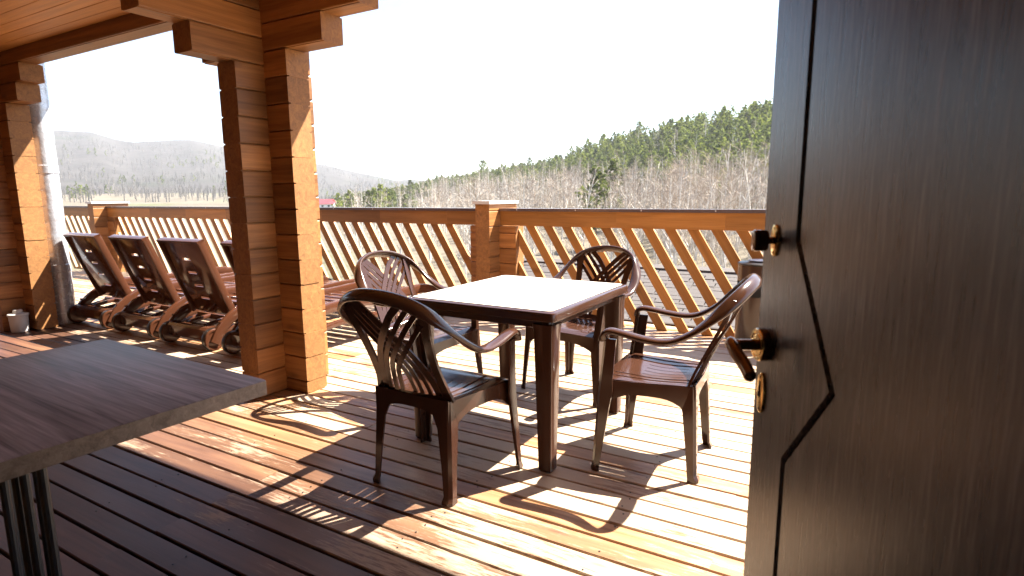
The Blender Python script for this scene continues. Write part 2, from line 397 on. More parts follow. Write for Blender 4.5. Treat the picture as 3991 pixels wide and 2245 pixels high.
# ------------------------------------------------------------------ logs: pillars, posts, beams, house wall
LOG_W, LOG_H = .155, .150
def log_prof(w, h):
    a, b, c = w / 2, w / 2 - .003, w / 2 - .016; e = .0035; k = .008
    r = [(c, 0), (c, e), (b, e), (a, k), (a, h - k), (b, h - e), (c, h - e), (c, h)]
    return r + [(-y, z) for y, z in r[::-1]]
log_cache = {}
def log_mesh(L, h=LOG_H, w=LOG_W):
    k = (round(L, 3), h, w)
    if k not in log_cache:
        m = MB(); m.prism(log_prof(w, h - .0003), 0, L, 0, 1); log_cache[k] = m.mesh('log', [M['log'], M['log_end']])
    return log_cache[k]
def log_x(parent, x0, x1, y, z, h=LOG_H, w=LOG_W): return obj('log', log_mesh(x1 - x0, h, w), parent, (x0, y, z))
def log_y(parent, x, y0, y1, z, h=LOG_H, w=LOG_W): return obj('log', log_mesh(y1 - y0, h, w), parent, (x, y0, z), (0, 0, math.pi / 2))
def cross(parent, cx, cy, arm, top_y, top_x, w=LOG_W, xsides=(1, 1), ysides=(1, 1)):
    z = 0.0
    while z < top_y - .01:
        j = random.uniform(-.0025, .0025); k = random.uniform(-.0025, .0025)
        log_y(parent, cx, cy - arm * ysides[0] + j, cy + arm * ysides[1] + k, z, min(LOG_H, top_y - z), w); z += LOG_H
    z = .003; h = LOG_H / 2
    while z < top_x - .01:
        j = random.uniform(-.0025, .0025); k = random.uniform(-.0025, .0025); h = min(h, top_x - z)
        log_x(parent, cx - arm * xsides[0] + j, cx + arm * xsides[1] + k, cy, z, h, w); z += h; h = LOG_H
def pillar(cx, cy, label, group, ys=(1, 1), w=LOG_W, arms=((.50, .56), (.70, .83))):
    t = thing('log_pillar', label, 'pillar', (cx, cy, 0), 0, group)
    cross(t, 0, 0, .268, 1.95, 2.025, w, (1, 1), ys)
    # corbels: stepped longer logs carrying the beams (Y courses on full heights, X courses on half heights)
    log_y(t, 0, -.505, .262 * ys[1], 1.95, LOG_H, w); log_y(t, 0, -.75, .266 * ys[1], 2.10, LOG_H, w)
    for k, (a, b) in enumerate(arms): log_x(t, -a, b, 0, 2.028 + k * LOG_H, LOG_H, w)
    return t
near_pillar = pillar(PX, PY, 'tall log pillar of crossed stubs beside the plastic dining table', 'log pillars under the porch beam')
FX = -6.67
far_pillar = pillar(FX, PY + .015, 'log pillar at the far left with the silver pipe beside it', 'log pillars under the porch beam', (1, .36), .172, ((.45, .51), (.6, .615)))
beam = thing('porch_beam', 'long dark log beam running across the tops of the log pillars', 'beam', (0, PY, 2.328))
for k in range(2): log_x(beam, -10.8, 3.0, 0, k * LOG_H, LOG_H, LOG_W)
for cx, lab in ((PX, 'log cross beam running from the near pillar towards the house'), (FX, 'log cross beam running from the far left pillar towards the house')):
    b = thing('cross_beam', lab, 'beam', (cx, 0, 2.25), 0, 'cross beams under the ceiling')
    for k in range(3): log_y(b, 0, .30, 2.47, k * LOG_H, LOG_H, LOG_W - .004)
# roof slab and ceiling planks
roof = tag(obj('porch_roof', None), kind='structure')
m = MB(); m.box(-11.5, 3.4, -1.2, 3.063, 2.71, 2.86); m.box(-11.5, 3.4, 3.035, 3.063, 2.60, 2.71)
obj('roof_deck', m.mesh('roof_deck', M['ceiling_wood']), roof)
plank_prof = [(.003, 0), (.1045, 0), (.1075, .004), (.1075, .018), (0, .018), (0, .004)]
pl_cache = {}
for x0, x1 in ((-10.8, FX - .08), (FX + .08, -3.138), (-2.982, 3.0)):
    key = round(x1 - x0, 2)
    m = MB(); m.prism(plank_prof, 0, x1 - x0); mm = m.mesh('plank', M['ceiling_wood'])
    for i in range(18):
        obj('plank', mm, roof, (x0, 2.326 - (i + 1) * .1095, 2.430 + random.uniform(-.001, .001)))

# rail posts, rails
def rail_post(cx, label, label_g):
    cy = 5.03
    t = thing('rail_post', label, 'post', (cx, cy, 0), 0, label_g)
    cross(t, 0, 0, .268, 1.125, .898, .16)
    m = MB(); m.box(-.095, .095, -.285, .285, 1.128, 1.146); m.box(-.098, .098, -.288, -.285, 1.116, 1.147); m.box(.095, .098, -.285, .285, 1.116, 1.147); m.box(-.098, -.095, -.285, .285, 1.116, 1.147)
    obj('metal_cap', m.mesh('post_cap', M['post_cap']), t)
rail_post(PX, 'log rail post with a pale metal cap behind the plastic table', 'log rail posts')
rail_post(-6.79, 'log rail post in the middle of the rail, behind the near pillar', 'log rail posts')
rail_post(-10.52, 'log rail post farthest to the left, beyond the sun loungers', 'log rail posts')
rail_post(.67, 'log rail post at the right end of the rail, behind the open door', 'log rail posts')
SLX, SLZ0, SLZ1 = .546, .0, .93      # a slat leans: top is SLX further left
# slat built along local x then stood up, so the grain follows it
def slat_mesh2():
    L = math.hypot(SLX * .93 / .896, .93); ang = math.atan2(SLX * .93 / .896, .93)
    m = MB(); hw = .0945 * math.cos(ang) / 2; d = .032; e = hw * math.tan(ang)
    v = [(-e, -hw, 0), (e, hw, 0), (L + e, hw, 0), (L - e, -hw, 0)]
    v += [(a, b, d) for a, b, _ in v]
    m.add(v, [(3, 2, 1, 0), (4, 5, 6, 7), (0, 1, 5, 4), (1, 2, 6, 5), (2, 3, 7, 6), (3, 0, 4, 7)])
    me = m.mesh('slat', M['rail_wood'])
    d_ = Vector((-math.sin(ang), 0, math.cos(ang))); wd = Vector((-math.cos(ang), 0, -math.sin(ang)))
    mat = Matrix((d_, wd, d_.cross(wd))).transposed().to_4x4()
    return me, mat
SLAT, SLATM = slat_mesh2()
def railing(x0, x1, label, post0=True, post1=True):
    t = thing('railing', label, 'railing', ((x0 + x1) / 2, RAIL_Y, 0), 0, 'sloping slat railings')
    cx = (x0 + x1) / 2; L = x1 - x0
    # board of butted lengths, cap in two strips
    b0, b1 = x0 - (.188 if post0 else 0), x1 + (.188 if post1 else 0)
    segs = [b0] + [x for x in np.arange(-12, 4, .93) if x0 + .25 < x < x1 - .25] + [b1]
    for a, b in zip(segs[:-1], segs[1:]):
        m = MB(); m.prism(chamf(.05, .145, .004), 0, b - a - .001); obj('rail_board', m.mesh('rail_board', M['rail_wood']), t, (a - cx, .0 + random.uniform(-.001, .001), .902))
    m = MB(); m.prism([(-.045, -.006), (-.043, -.006), (-.043, .018), (.10, .018), (.10, -.006), (.102, -.006), (.102, .022), (-.045, .022)], 0, b1 - b0)
    m2 = MB()
    for k in range(int(L / .62)): m2.cyl((.2 + k * .62, -.0455, .009), .006, .002, 8, axis='y')
    c = obj('metal_cap', m.mesh('rail_cap', M['cap']), t, (b0 - cx, 0, 1.05)); obj('screw', m2.mesh('screw', M['post_cap']), c)
    # the slats: kink positions measured at z=.845 -> right edge; pitch .1947
    ph = (-1.776 - .0473 + .546 * .80 / .896) % .1947
    xs = np.arange(math.floor((x0 - ph) / .1947) * .1947 + ph, x1 + .4, .1947)
    for x in xs:
        s = .93 * SLX / .896
        if x - s - .05 < x0 - .02 or x + .05 > x1 + .02:
            # cut slat against the post
            lo, hi = 0.0, .93
            def xc(z): return x - z * SLX / .896
            zt = min(hi, (x + .0473 - x0) / (SLX / .896) ) if x - s - .05 < x0 - .02 else hi
            zb = max(lo, (x - .0473 - x1) / (SLX / .896) ) if x + .05 > x1 + .02 else lo
            def clipx(q): return min(max(q, x0), x1)
            if zt - zb < .06: continue
            v = []; N = 10
            for y in (0, .032):
                for k in range(N + 1):
                    z = zb + (zt - zb) * k / N
                    v.append((clipx(xc(z) - .0473) - cx, y + .012, z)); v.append((clipx(xc(z) + .0473) - cx, y + .012, z))
            n = 2 * (N + 1); f = []
            for k in range(N):
                a = 2 * k; f += [(a, a + 1, a + 3, a + 2), (n + a + 2, n + a + 3, n + a + 1, n + a), (a + 1, n + a + 1, n + a + 3, a + 3), (a, a + 2, n + a + 2, n + a)]
            f += [(0, n, n + 1, 1), (n - 2, n - 1, 2 * n - 1, 2 * n - 2)]
            m = MB(); m.add(v, f); obj('slat', m.mesh('slat', M['rail_wood']), t)
            continue
        o = obj('slat', SLAT, t); o.matrix_local = Matrix.Translation((x - cx, .044, 0)) @ SLATM
    m = MB(); m.prism(chamf(.05, .05, .004), 0, L); obj('bottom_rail', m.mesh('bottom_rail', M['rail_wood']), t, (x0 - cx, .085, -.045))
railing(PX + .27, .67 - .27, 'sloping slat railing right of the capped post, behind the table')
railing(-6.79 + .27, PX - .27, 'sloping slat railing between the near pillar and the capped post')
railing(-10.52 + .27, -6.79 - .27, 'sloping slat railing behind the sun loungers')
railing(-12.0, -10.52 - .27, 'short sloping slat railing past the leftmost rail post', False)

# house wall behind the camera, with the doorway the camera stands in, and a plain room behind it
hw = thing('house_wall', 'log house wall behind the viewer with an open doorway', 'wall', (0, .17, 0))
for k in range(18):
    z = k * LOG_H
    if z < 2.05: log_x(hw, -10.8, -1.5, 0, z); log_x(hw, .36, 3.0, 0, z)
    else: log_x(hw, -10.8, 3.0, 0, z)
room = tag(obj('room', None), kind='structure')
m = MB(); m.box(-3, 2.6, -3.6, -3.5, 0, 2.5); m.box(-3.1, -3, -3.5, .08, 0, 2.5); m.box(2.6, 2.7, -3.5, .08, 0, 2.5); m.box(-3, 2.6, -3.5, .08, 2.5, 2.55); m.box(-3, 2.6, -3.5, .08, -.1, -.03)
obj('room_wall', m.mesh('room_wall', M['interior']), room)

# ------------------------------------------------------------------ roofs below the deck
def shingle_roof(name, label, x0, x1, ynear, znear, yfar, zfar, rows):
    t = thing(name, label, 'roof', ((x0 + x1) / 2, yfar, zfar)); cx, cy, cz = (x0 + x1) / 2, yfar, zfar
    m = MB(); m.add([(x0 - cx, ynear - cy, znear - cz - .02), (x1 - cx, ynear - cy, znear - cz - .02), (x1 - cx, 0, -.02), (x0 - cx, 0, -.02),
                     (x0 - cx, ynear - cy, znear - cz - .3), (x1 - cx, ynear - cy, znear - cz - .3), (x1 - cx, .15, -.5), (x0 - cx, .15, -.5)],
                    [(0, 1, 2, 3), (7, 6, 5, 4), (0, 4, 5, 1), (2, 6, 7, 3), (1, 5, 6, 2), (0, 3, 7, 4)])
    obj('roof_deck', m.mesh('roof_base', M['shingle']), t)
    sl = math.atan2(zfar - znear, yfar - ynear); Lr = math.hypot(zfar - znear, yfar - ynear) / rows
    bm = MB(); nsh = 0
    cache = []
    for q in range(4):
        b = MB(); w = .24 + .03 * q; b.add([(0, -.02, 0), (w - .012, -.02, 0), (w - .012, Lr + .03, 0), (0, Lr + .03, 0), (0, -.02, .007), (w - .012, -.02, .007), (w - .012, Lr + .03, .002), (0, Lr + .03, .002)],
              [(3, 2, 1, 0), (4, 5, 6, 7), (0, 1, 5, 4), (1, 2, 6, 5), (2, 3, 7, 6), (3, 0, 4, 7)]); cache.append((w, b.mesh('shingle', M['shingle'])))
    singles = []
    for r in range(rows):
        x = x0 - random.uniform(0, .3)
        while x < x1 - .1:
            w, me = random.choice(cache)
            yy = ynear + r * Lr * math.cos(sl); zz = znear + r * Lr * math.sin(sl)
            singles.append((x, yy, zz, me)); x += w
    singles.sort(key=lambda s: (s[0] + 1) ** 2 + s[1] ** 2)
    for x, yy, zz, me in singles[:290]: obj('shingle', me, t, (x - cx, yy - cy, zz - cz + random.uniform(-.002, .004)), (sl, 0, 0))
    if singles[290:]:
        mb = MB()
        for x, yy, zz, me in singles[290:]:
            dz = random.uniform(-.002, .004)
            mb.add([(v.co.x + x - cx, v.co.y * math.cos(sl) - v.co.z * math.sin(sl) + yy - cy, v.co.y * math.sin(sl) + v.co.z * math.cos(sl) + zz - cz + dz) for v in me.vertices], [tuple(p.vertices) for p in me.polygons])
        tag(obj('shingle_field', mb.mesh('shingle_field', M['shingle']), t), kind='stuff')
    m = MB(); m.prism([(-.12, -.035), (0, -.005), (.12, -.05), (.12, -.035), (0, .015), (-.12, -.02)], x0 - cx, x1 - cx); obj('ridge_cap', m.mesh('ridge_cap', M['shingle']), t, (0, 0, .012))
shingle_roof('shingle_roof', 'grey shingle roof seen through the slats right of the capped post', -4.3, 3.2, 5.36, -.62, 8.0, .20, 26)
shingle_roof('shingle_roof', 'lower grey shingle roof seen low through the slats left of the capped post', -12.5, -4.45, 5.36, -.62, 7.4, -.33, 20)

# ------------------------------------------------------------------ plastic chairs
def yback(x, z): return -.19 - .20 * max(0, (z - .42) / .425) ** 1.08 + .9 * x * x
def build_chair():
    t = obj('plastic_armchair', None); P = M['plastic']
    # seat: thin moulded sheet with slots
    m = MB(); xs = []; NX = 7
    hw = lambda y: .19 + (.235 - .19) * (y + .19) / .40
    cols = []
    u = -1.0
    edges = [-1.0, -.9]
    for k in range(8): edges += [-.77 + k * .22 - .012, -.77 + k * .22 + .012]
    edges += [.9, 1.0]
    ys = [-.19, -.165, -.12, -.06, .0, .06, .12, .165, .195, .208, .212]
    def zs(u, y):
        z = .415 - .012 * math.cos(u * 1.4) * math.exp(-((y + .02) / .13) ** 2) * 1.4
        if y > .165: z -= .32 * (y - .165) ** 1.0 * (1.0 if y > .19 else .5)
        return z - .004 * (1 if abs(u) > .95 else 0)
    nu = len(edges); vid = {}
    top = []
    for j, y in enumerate(ys):
        for i, u in enumerate(edges): top.append((u * hw(min(y, .2)), y, zs(u, y)))
    n0 = len(top); allv = top + [(x, y, z - .005) for x, y, z in top]; f = []
    slot = lambda i, j: (i in (6, 8, 10, 12)) and 2 <= j <= 4
    for j in range(len(ys) - 1):
        for i in range(nu - 1):
            if slot(i, j): continue
            a, b, c, d = j * nu + i, j * nu + i + 1, (j + 1) * nu + i + 1, (j + 1) * nu + i
            f += [(a, b, c, d), (n0 + d, n0 + c, n0 + b, n0 + a)]
            for (p, q), (ii, jj) in (((a, b), (i, j - 1)), ((b, c), (i + 1, j)), ((c, d), (i, j + 1)), ((d, a), (i - 1, j))):
                if not (0 <= ii < nu - 1 and 0 <= jj < len(ys) - 1) or slot(ii, jj): f.append((q, p, n0 + p, n0 + q))
    m.add(allv, f)
    # raised ribs between the slots
    for k in range(8):
        u = -.77 + k * .22
        if k in (2, 3, 4, 5): continue
        m.sweep([(u * hw(y), y, zs(u, y) + .0005) for y in ys[1:8]], [(-.004, 0), (.004, 0), (.002, .0025), (-.002, .0025)], (0, 0, 1))
    # skirts: arched side, front, rear
    def skirt(p0, p1, zt, mid, end, n=14, pw=3.0, out=None):
        p0 = Vector(p0); p1 = Vector(p1); d = (p1 - p0); nn = Vector((d.y, -d.x, 0)).normalized(); v = []
        for k in range(n + 1):
            s = k / n; p = p0 + d * s; q = abs(2 * s - 1) ** pw
            bulge = nn * (.006 * (1 - abs(2 * s - 1)))
            for off in (0, .005):
                pp = p + bulge - nn * off; v += [(pp.x, pp.y, zt(s)), (pp.x, pp.y, mid + (end - mid) * q)]
        f = []
        for k in range(n):
            a = 4 * k; b = 4 * (k + 1)
            f += [(a, a + 1, b + 1, b), (a + 2, b + 2, b + 3, a + 3), (a + 1, a + 3, b + 3, b + 1), (a, b, b + 2, a + 2)]
        f += [(0, 2, 3, 1), (4 * n, 4 * n + 1, 4 * n + 3, 4 * n + 2)]
        m.add(v, f)
    skirt((.19, -.192, 0), (.238, .205, 0), lambda s: .413 - .012 * s * s, .352, .26)
    skirt((-.238, .205, 0), (-.19, -.192, 0), lambda s: .413 - .012 * (1 - s) ** 2, .352, .26)
    skirt((.238, .208, 0), (-.238, .208, 0), lambda s: .400, .350, .30)
    skirt((-.19, -.193, 0), (.19, -.193, 0), lambda s: .418, .368, .29)
    obj('seat', m.mesh('seat', P, 40), t)
    # legs: tapering L sections
    def leg(sx, stations):
        rings = []
        for (x, y, z, a, b) in stations:   # outer corner x,y ; a along -x, b along -/+y
            tt = .009
            dy = -1 if b > 0 else 1; bb = abs(b)
            ch = .012
            ring = [(x - ch, y, z), (x, y + dy * ch, z), (x, y + dy * bb, z), (x - tt, y + dy * bb, z), (x - tt, y + dy * (tt + .004), z), (x - tt - .004, y + dy * tt, z), (x - a, y + dy * tt, z), (x - a, y, z)]
            rings.append([(sx * p[0], p[1], p[2]) for p in ring])
        k = MB(); k.loft(rings); return k.mesh('leg', P, 30)
    rear = [(.212, -.222, 0, .045, -.045), (.213, -.222, .012, .045, -.045), (.207, -.212, .03, .036, -.038), (.203, -.206, .15, .044, -.044), (.198, -.199, .30, .060, -.055), (.195, -.196, .36, .085, -.075), (.193, -.194, .412, .10, -.085)]
    front = [(.283, .226, 0, .038, .040), (.284, .227, .012, .038, .040), (.279, .222, .03, .032, .035), (.273, .215, .16, .040, .046), (.266, .208, .30, .048, .058), (.264, .205, .36, .050, .066), (.266, .198, .42, .036, .060), (.272, .186, .52, .034, .056), (.277, .178, .60, .036, .056)]
    for sx in (1, -1):
        obj('leg', leg(sx, rear), t); obj('leg', leg(sx, front), t)
    # arms and back rim: one rounded band
    half = [(.268, .178, .590), (.270, .172, .622), (.272, .145, .634), (.276, .09, .628), (.280, .02, .617), (.283, -.06, .611), (.283, -.12, .622), (.277, -.185, .658), (.262, -.245, .708), (.236, -.297, .757), (.196, -.337, .797), (.140, -.365, .826), (.072, -.382, .842), (0, -.388, .847)]
    full = half + [(-x, y, z) for x, y, z in half[-2::-1]]
    ptsC = catmull(full, 4)
    ups = []
    for (x, y, z) in ptsC:
        k = min(1, max(0, (-y - .10) / .25)); ups.append(Vector((0, -.62 * k, 1 - .35 * k)).normalized())
    m = MB(); m.sweep(ptsC, [(a, b) for a, b in ellipse(.0285, .0138, 14)], [tuple(u) for u in ups], scale=[(1, 1)] * len(ptsC))
    obj('armrest_band', m.mesh('armrest_band', P, 0), t)
    # back panel: two broad uprights plus woven diagonal straps
    m = MB()
    def strap(pts2, w, th=.006, taper=None, lift=0.0):
        pp = catmull([(x, yback(x, z) - lift, z - lift * .3) for x, z in pts2], 4)
        m.sweep(pp, [(w / 2, th / 2), (-w / 2, th / 2), (-w / 2, -th / 2), (w / 2, -th / 2)], (0, -1, -.35), scale=[(taper(i / (len(pp) - 1)) if taper else 1, 1) for i in range(len(pp))])
    for s in (1, -1):
        strap([(s * .176, .405), (s * .164, .47), (s * .160, .56), (s * .167, .65), (s * .181, .735), (s * .197, .797)], .040, .011, lambda k: 1.25 - 1.6 * k + 1.75 * k * k)
        # three parallel straps each way, crossing in the middle of the back
        def rimz(x): return float(np.interp(abs(x), [0, .072, .140, .196], [.845, .840, .824, .795]))
        for w, pts2 in ((.030, [(-.140, .415), (-.118, .52), (-.072, .615), (0, .705), (.060, .772), (.122, rimz(.122) - .003)]),
                        (.0215, [(-.106, .415), (-.090, .50), (-.055, .58), (0, .653), (.075, .737), (.152, rimz(.152) - .004)]),
                        (.0215, [(-.068, .415), (-.060, .48), (-.038, .55), (0, .603), (.085, .70), (.174, .792)]),
                        (.0205, [(-.034, .415), (-.031, .45), (-.021, .51), (0, .553), (.080, .642), (.168, .738)])):
            strap([(s * x, z) for x, z in pts2], w, .006, None, .0016 * s)
    strap([(-.17, .412), (0, .418), (.17, .412)], .034, .012)
    obj('backrest', m.mesh('backrest', P, 35), t)
    return t
chair = build_chair()
CH = [(-1.455, 1.912, rad(-1.5), 'brown plastic armchair nearest the viewer, its back turned to the camera'),
      (-2.10, 2.64, rad(-93), 'brown plastic armchair at the left of the table, its back facing the sun'),
      (-1.385, 3.232, rad(171), 'brown plastic armchair behind the table, in front of the rail post'),
      (-.685, 2.535, rad(93), 'brown plastic armchair at the right of the table, beside the open door')]
for i, (x, y, a, lab) in enumerate(CH):
    c = chair if i == 0 else copy_tree(chair)
    c.location = (x, y, .001); c.rotation_euler = (0, 0, a); tag(c, lab, 'chair', 'plastic armchairs round the dining table')

# ------------------------------------------------------------------ plastic table
tb = thing('plastic_table', 'square brown plastic table with a pale top, four chairs round it', 'table', (-1.405, 2.565, 0), rad(-1.2))
tx, ty = .405, .455
def slab(hx, hy, r, z0, z1, bev, mi=0, mb=None):
    mb = mb or MB(); out = []
    for z, e in ((z0, -.003), (z0 + .003, 0), (z1 - bev, 0), (z1 - bev * .3, -bev * .3), (z1, -bev)):
        out.append([(a, b, z) for a, b in rrect(2 * (hx + e), 2 * (hy + e), r, 4)])
    mb.loft(out, mi); return mb
m = slab(tx, ty, .03, .676, .717, .010); m2 = MB()
obj('table_rim', m.mesh('table_rim', M['plastic'], 35), tb)
m = slab(tx - .026, ty - .026, .022, .7165, .7205, .002); obj('tabletop', m.mesh('tabletop', M['table_white'], 35), tb)
m = slab(tx - .035, ty - .035, .02, .640, .677, .002); obj('apron', m.mesh('apron', M['plastic'], 35), tb)
for sx in (1, -1):
    for sy in (1, -1):
        rings = []
        for z, k, o in ((0, .030, .0), (.01, .034, .0), (.012, .033, .0), (.35, .040, .0), (.62, .046, .0), (.66, .050, 0)):
            cx_, cy_ = sx * (tx - .062 + (.66 - z) * .012), sy * (ty - .062 + (.66 - z) * .012)
            rings.append([(cx_ + a, cy_ + b, z) for a, b in rrect(2 * k, 2 * k, .012, 2)])
        m = MB(); m.loft(rings); obj('leg', m.mesh('leg', M['plastic'], 35), tb)

# ------------------------------------------------------------------ sun loungers
def build_lounger():
    t = obj('sun_lounger', None); P = M['lounger']
    # side frames: arch over the wheel then a bowed rail to the foot
    for s in (1, -1):
        m = MB()
        pts = catmull([(s * .31, -.01, .06), (s * .312, .06, .165), (s * .315, .20, .27), (s * .315, .38, .335), (s * .315, .65, .34), (s * .315, 1.0, .325), (s * .315, 1.35, .335), (s * .315, 1.62, .325), (s * .31, 1.80, .25), (s * .305, 1.86, .12), (s * .305, 1.88, .0)], 4)
        n = len(pts)
        m.sweep(pts, rrect(.045, .085, .012, 2), [(0, -.6, .8) if i < 8 else ((0, .2, 1) if i < n - 9 else (0, 1, .2)) for i in range(n)])
        m.sweep(catmull([(s * .30, .05, .13), (s * .305, .5, .20), (s * .305, 1.0, .19), (s * .305, 1.5, .21), (s * .30, 1.8, .16)], 4), rrect(.035, .05, .01, 2), (0, 0, 1))
        # screw bosses
        for y, z in ((.05, .215), (.30, .345)): m.cyl((s * .315, y, z), .012, .012, 8)
        obj('side_frame', m.mesh('side_frame', P, 40), t)
    # bed slats
    for k in range(12):
        y = .42 + k * .118; z = .30 + .018 * math.cos((y - .9) * 3.2)
        m = MB(); m.loft([[(-.29, y + a, z + b) for a, b in rrect(.092, .022, .007, 2)], [(.29, y + a, z + b) for a, b in rrect(.092, .022, .007, 2)]])
        obj('bed_slat', m.mesh('bed_slat', P, 40), t)
    # head box between the wheels and a cross bar
    m = MB()
    m.loft([[(x, y, z) for y, z in ((-.035, .075), (.02, .07), (.10, .085), (.10, .165), (.07, .178), (-.02, .178), (-.04, .16))] for x in (-.255, -.25, .25, .255)])
    m.sweep([(-.29, .26, .19), (.29, .26, .19)], rrect(.03, .05, .008, 2), (0, 0, 1))
    m.sweep([(-.12, .05, .17), (-.12, .27, .20)], rrect(.05, .03, .008, 2), (0, 0, 1)); m.sweep([(.12, .05, .17), (.12, .27, .20)], rrect(.05, .03, .008, 2), (0, 0, 1))
    obj('head_box', m.mesh('head_box', P, 40), t)
    for s in (1, -1):
        m = MB(); x0 = .262 * s; w = .055 * s
        m.lathe([(.0, 0), (.083, 0), (.088, w * .12), (.088, w * .88), (.082, w), (.070, w), (.068, w * .9), (.030, w * .9), (.026, w * 1.08), (0, w * 1.08)], (x0, .0, .088), 28, 0, 'x')
        wh = obj('wheel', m.mesh('wheel', M['lounger'], 30), t)
        m = MB(); m.lathe([(.089, w * .15), (.091, w * .3), (.091, w * .7), (.089, w * .85)], (x0, .0, .088), 28, 0, 'x'); obj('tyre', m.mesh('tyre', M['black_plastic'], 30), wh)
    # raised backrest with slots: panel in local (x, s along length), leaning to the head end
    hy, hz = .205, .245; ty_, tz_ = -.03, .853
    d = Vector((0, ty_ - hy, tz_ - hz)); L = d.length; d /= L; nb = Vector((0, d.z, -d.y)) * -1   # nb: towards head (camera side)
    def bp(x, s, o): q = Vector((0, hy, hz)) + d * s + nb * o; return (x, q.y, q.z)
    m = MB()
    xe = [-.25, -.215, -.055, .055, .215, .25]; se = [0, .05, .13, .152, .25, .272, .37, .392, .49, .512, .60, L]
    nu = len(xe); n0 = nu * len(se)
    def oo(x, s): return .010 * math.sin(math.pi * s / L) - .010 * (1 if abs(x) > .23 else 0)
    v = [bp(x, s, oo(x, s)) for s in se for x in xe] + [bp(x, s, oo(x, s) - .008) for s in se for x in xe]; f = []
    hole = lambda i, j: i == 2 and j in (2, 4, 6, 8)
    for j in range(len(se) - 1):
        for i in range(nu - 1):
            if hole(i, j): continue
            a, b, c, e = j * nu + i, j * nu + i + 1, (j + 1) * nu + i + 1, (j + 1) * nu + i
            f += [(a, b, c, e), (n0 + e, n0 + c, n0 + b, n0 + a)]
            for (p, q), (ii, jj) in (((a, b), (i, j - 1)), ((b, c), (i + 1, j)), ((c, e), (i, j + 1)), ((e, a), (i - 1, j))):
                if not (0 <= ii < nu - 1 and 0 <= jj < len(se) - 1) or hole(ii, jj): f.append((q, p, n0 + p, n0 + q))
    m.add(v, f)
    obj('backrest', m.mesh('backrest', P, 40), t)
    m = MB()
    for s in (1, -1):
        pts = [bp(s * .262, q, -.012) for q in np.linspace(-.01, L + .012, 10)]
        m.sweep(pts, rrect(.022, .062, .007, 2), tuple(nb))
    m.sweep([bp(x, L + .006, -.012) for x in (-.273, 0, .273)], rrect(.02, .062, .007, 2), tuple(nb))
    obj('backrest_frame', m.mesh('backrest_frame', P, 40), t)
    return t
lg = build_lounger()
LG = [(-6.15, 'brown plastic sun lounger next to the silver pipe, its back raised'),
      (-5.36, 'brown plastic sun lounger, second to the right of the silver pipe'),
      (-4.57, 'brown plastic sun lounger whose whole raised back is seen, third from the silver pipe'),
      (-3.76, 'brown plastic sun lounger mostly hidden behind the near log pillar')]
for i, (x, lab) in enumerate(LG):
    c = lg if i == 0 else copy_tree(lg)
    c.location = (x, 2.70 + random.uniform(-.01, .01), .001); c.rotation_euler = (0, 0, rad((1.0, -.6, .4, 0)[i])); tag(c, lab, 'sun lounger', 'plastic sun loungers in a row')

# ------------------------------------------------------------------ wooden table in the left foreground
wt = thing('wooden_table', 'grey weathered wooden table with thin iron rods for its base', 'table', (-1.76, .64, 0), rad(-2.2))
m = MB(); hx, hy = .445, .335
out = [[(a, b, z) for a, b in rrect(2 * (hx + e), 2 * (hy + e), .006, 2)] for z, e in ((0, -.001), (.001, 0), (.0385, 0), (.040, -.002))]
m.loft(out[:3], 1); top = obj('tabletop', None, wt, (0, 0, .680))
m2 = MB(); m2.loft(out); me = m2.mesh('tabletop', [M['table_wood'], M['table_edge']], 30)
for p in me.polygons: p.material_index = 0 if p.normal.z > .5 else 1
top.data = None
bpy.data.objects.remove(top)
obj('tabletop', me, wt, (0, 0, .680))
m = MB()
for x, y in ((.135, -.070), (.062, -.083), (.030, -.090), (-.085, -.085), (-.15, -.06), (-.20, .02), (-.25, -.03)):
    m = MB(); m.cyl((x, y, .01), .0105, .668, 10); obj('rod', m.mesh('rod', M['iron'], 30), wt)
m = MB(); m.cyl((0, 0, 0), .23, .012, 32); obj('base_plate', m.mesh('base_plate', M['iron'], 30), wt)
m = MB(); m.cyl((0, 0, .672), .2, .008, 32); obj('top_plate', m.mesh('top_plate', M['iron'], 30), wt)

# ------------------------------------------------------------------ bin, bucket, pipe
bn = thing('litter_bin', 'brown cylinder litter bin with a dark slot, against the rail by the door edge', 'bin', (-.545, 4.80, 0))
m = MB()
N = 48; R = .155; zs_ = [0, .015, .42, .53, .655]
a0, a1 = rad(198), rad(318)
v = [(R * math.cos(2 * math.pi * i / N), R * math.sin(2 * math.pi * i / N), z) for z in zs_ for i in range(N)]
f = []
for j in range(4):
    for i in range(N):
        a = (2 * math.pi * (i + .5) / N)
        if j == 2 and a0 < a < a1: continue
        f.append((j * N + i, j * N + (i + 1) % N, (j + 1) * N + (i + 1) % N, (j + 1) * N + i))
m.add(v, f); obj('drum', m.mesh('drum', M['bin_brown'], 30), bn)
m = MB(); m.cyl((0, 0, .41), R - .008, .13, 40, caps=True); obj('inner_liner', m.mesh('inner_liner', M['dark_void'], 30), bn)
m = MB(); m.lathe([(R, .655), (R + .004, .658), (R + .004, .668), (R - .01, .676), (.06, .680), (0, .680)], n=40); lid = obj('lid', m.mesh('lid', M['black_plastic'], 30), bn)
m = MB(); m.lathe([(.07, .681), (.085, .690), (.075, .692), (.03, .684), (0, .683)], n=24); obj('ash_tray', m.mesh('ash_tray', M['post_cap'], 30), lid)

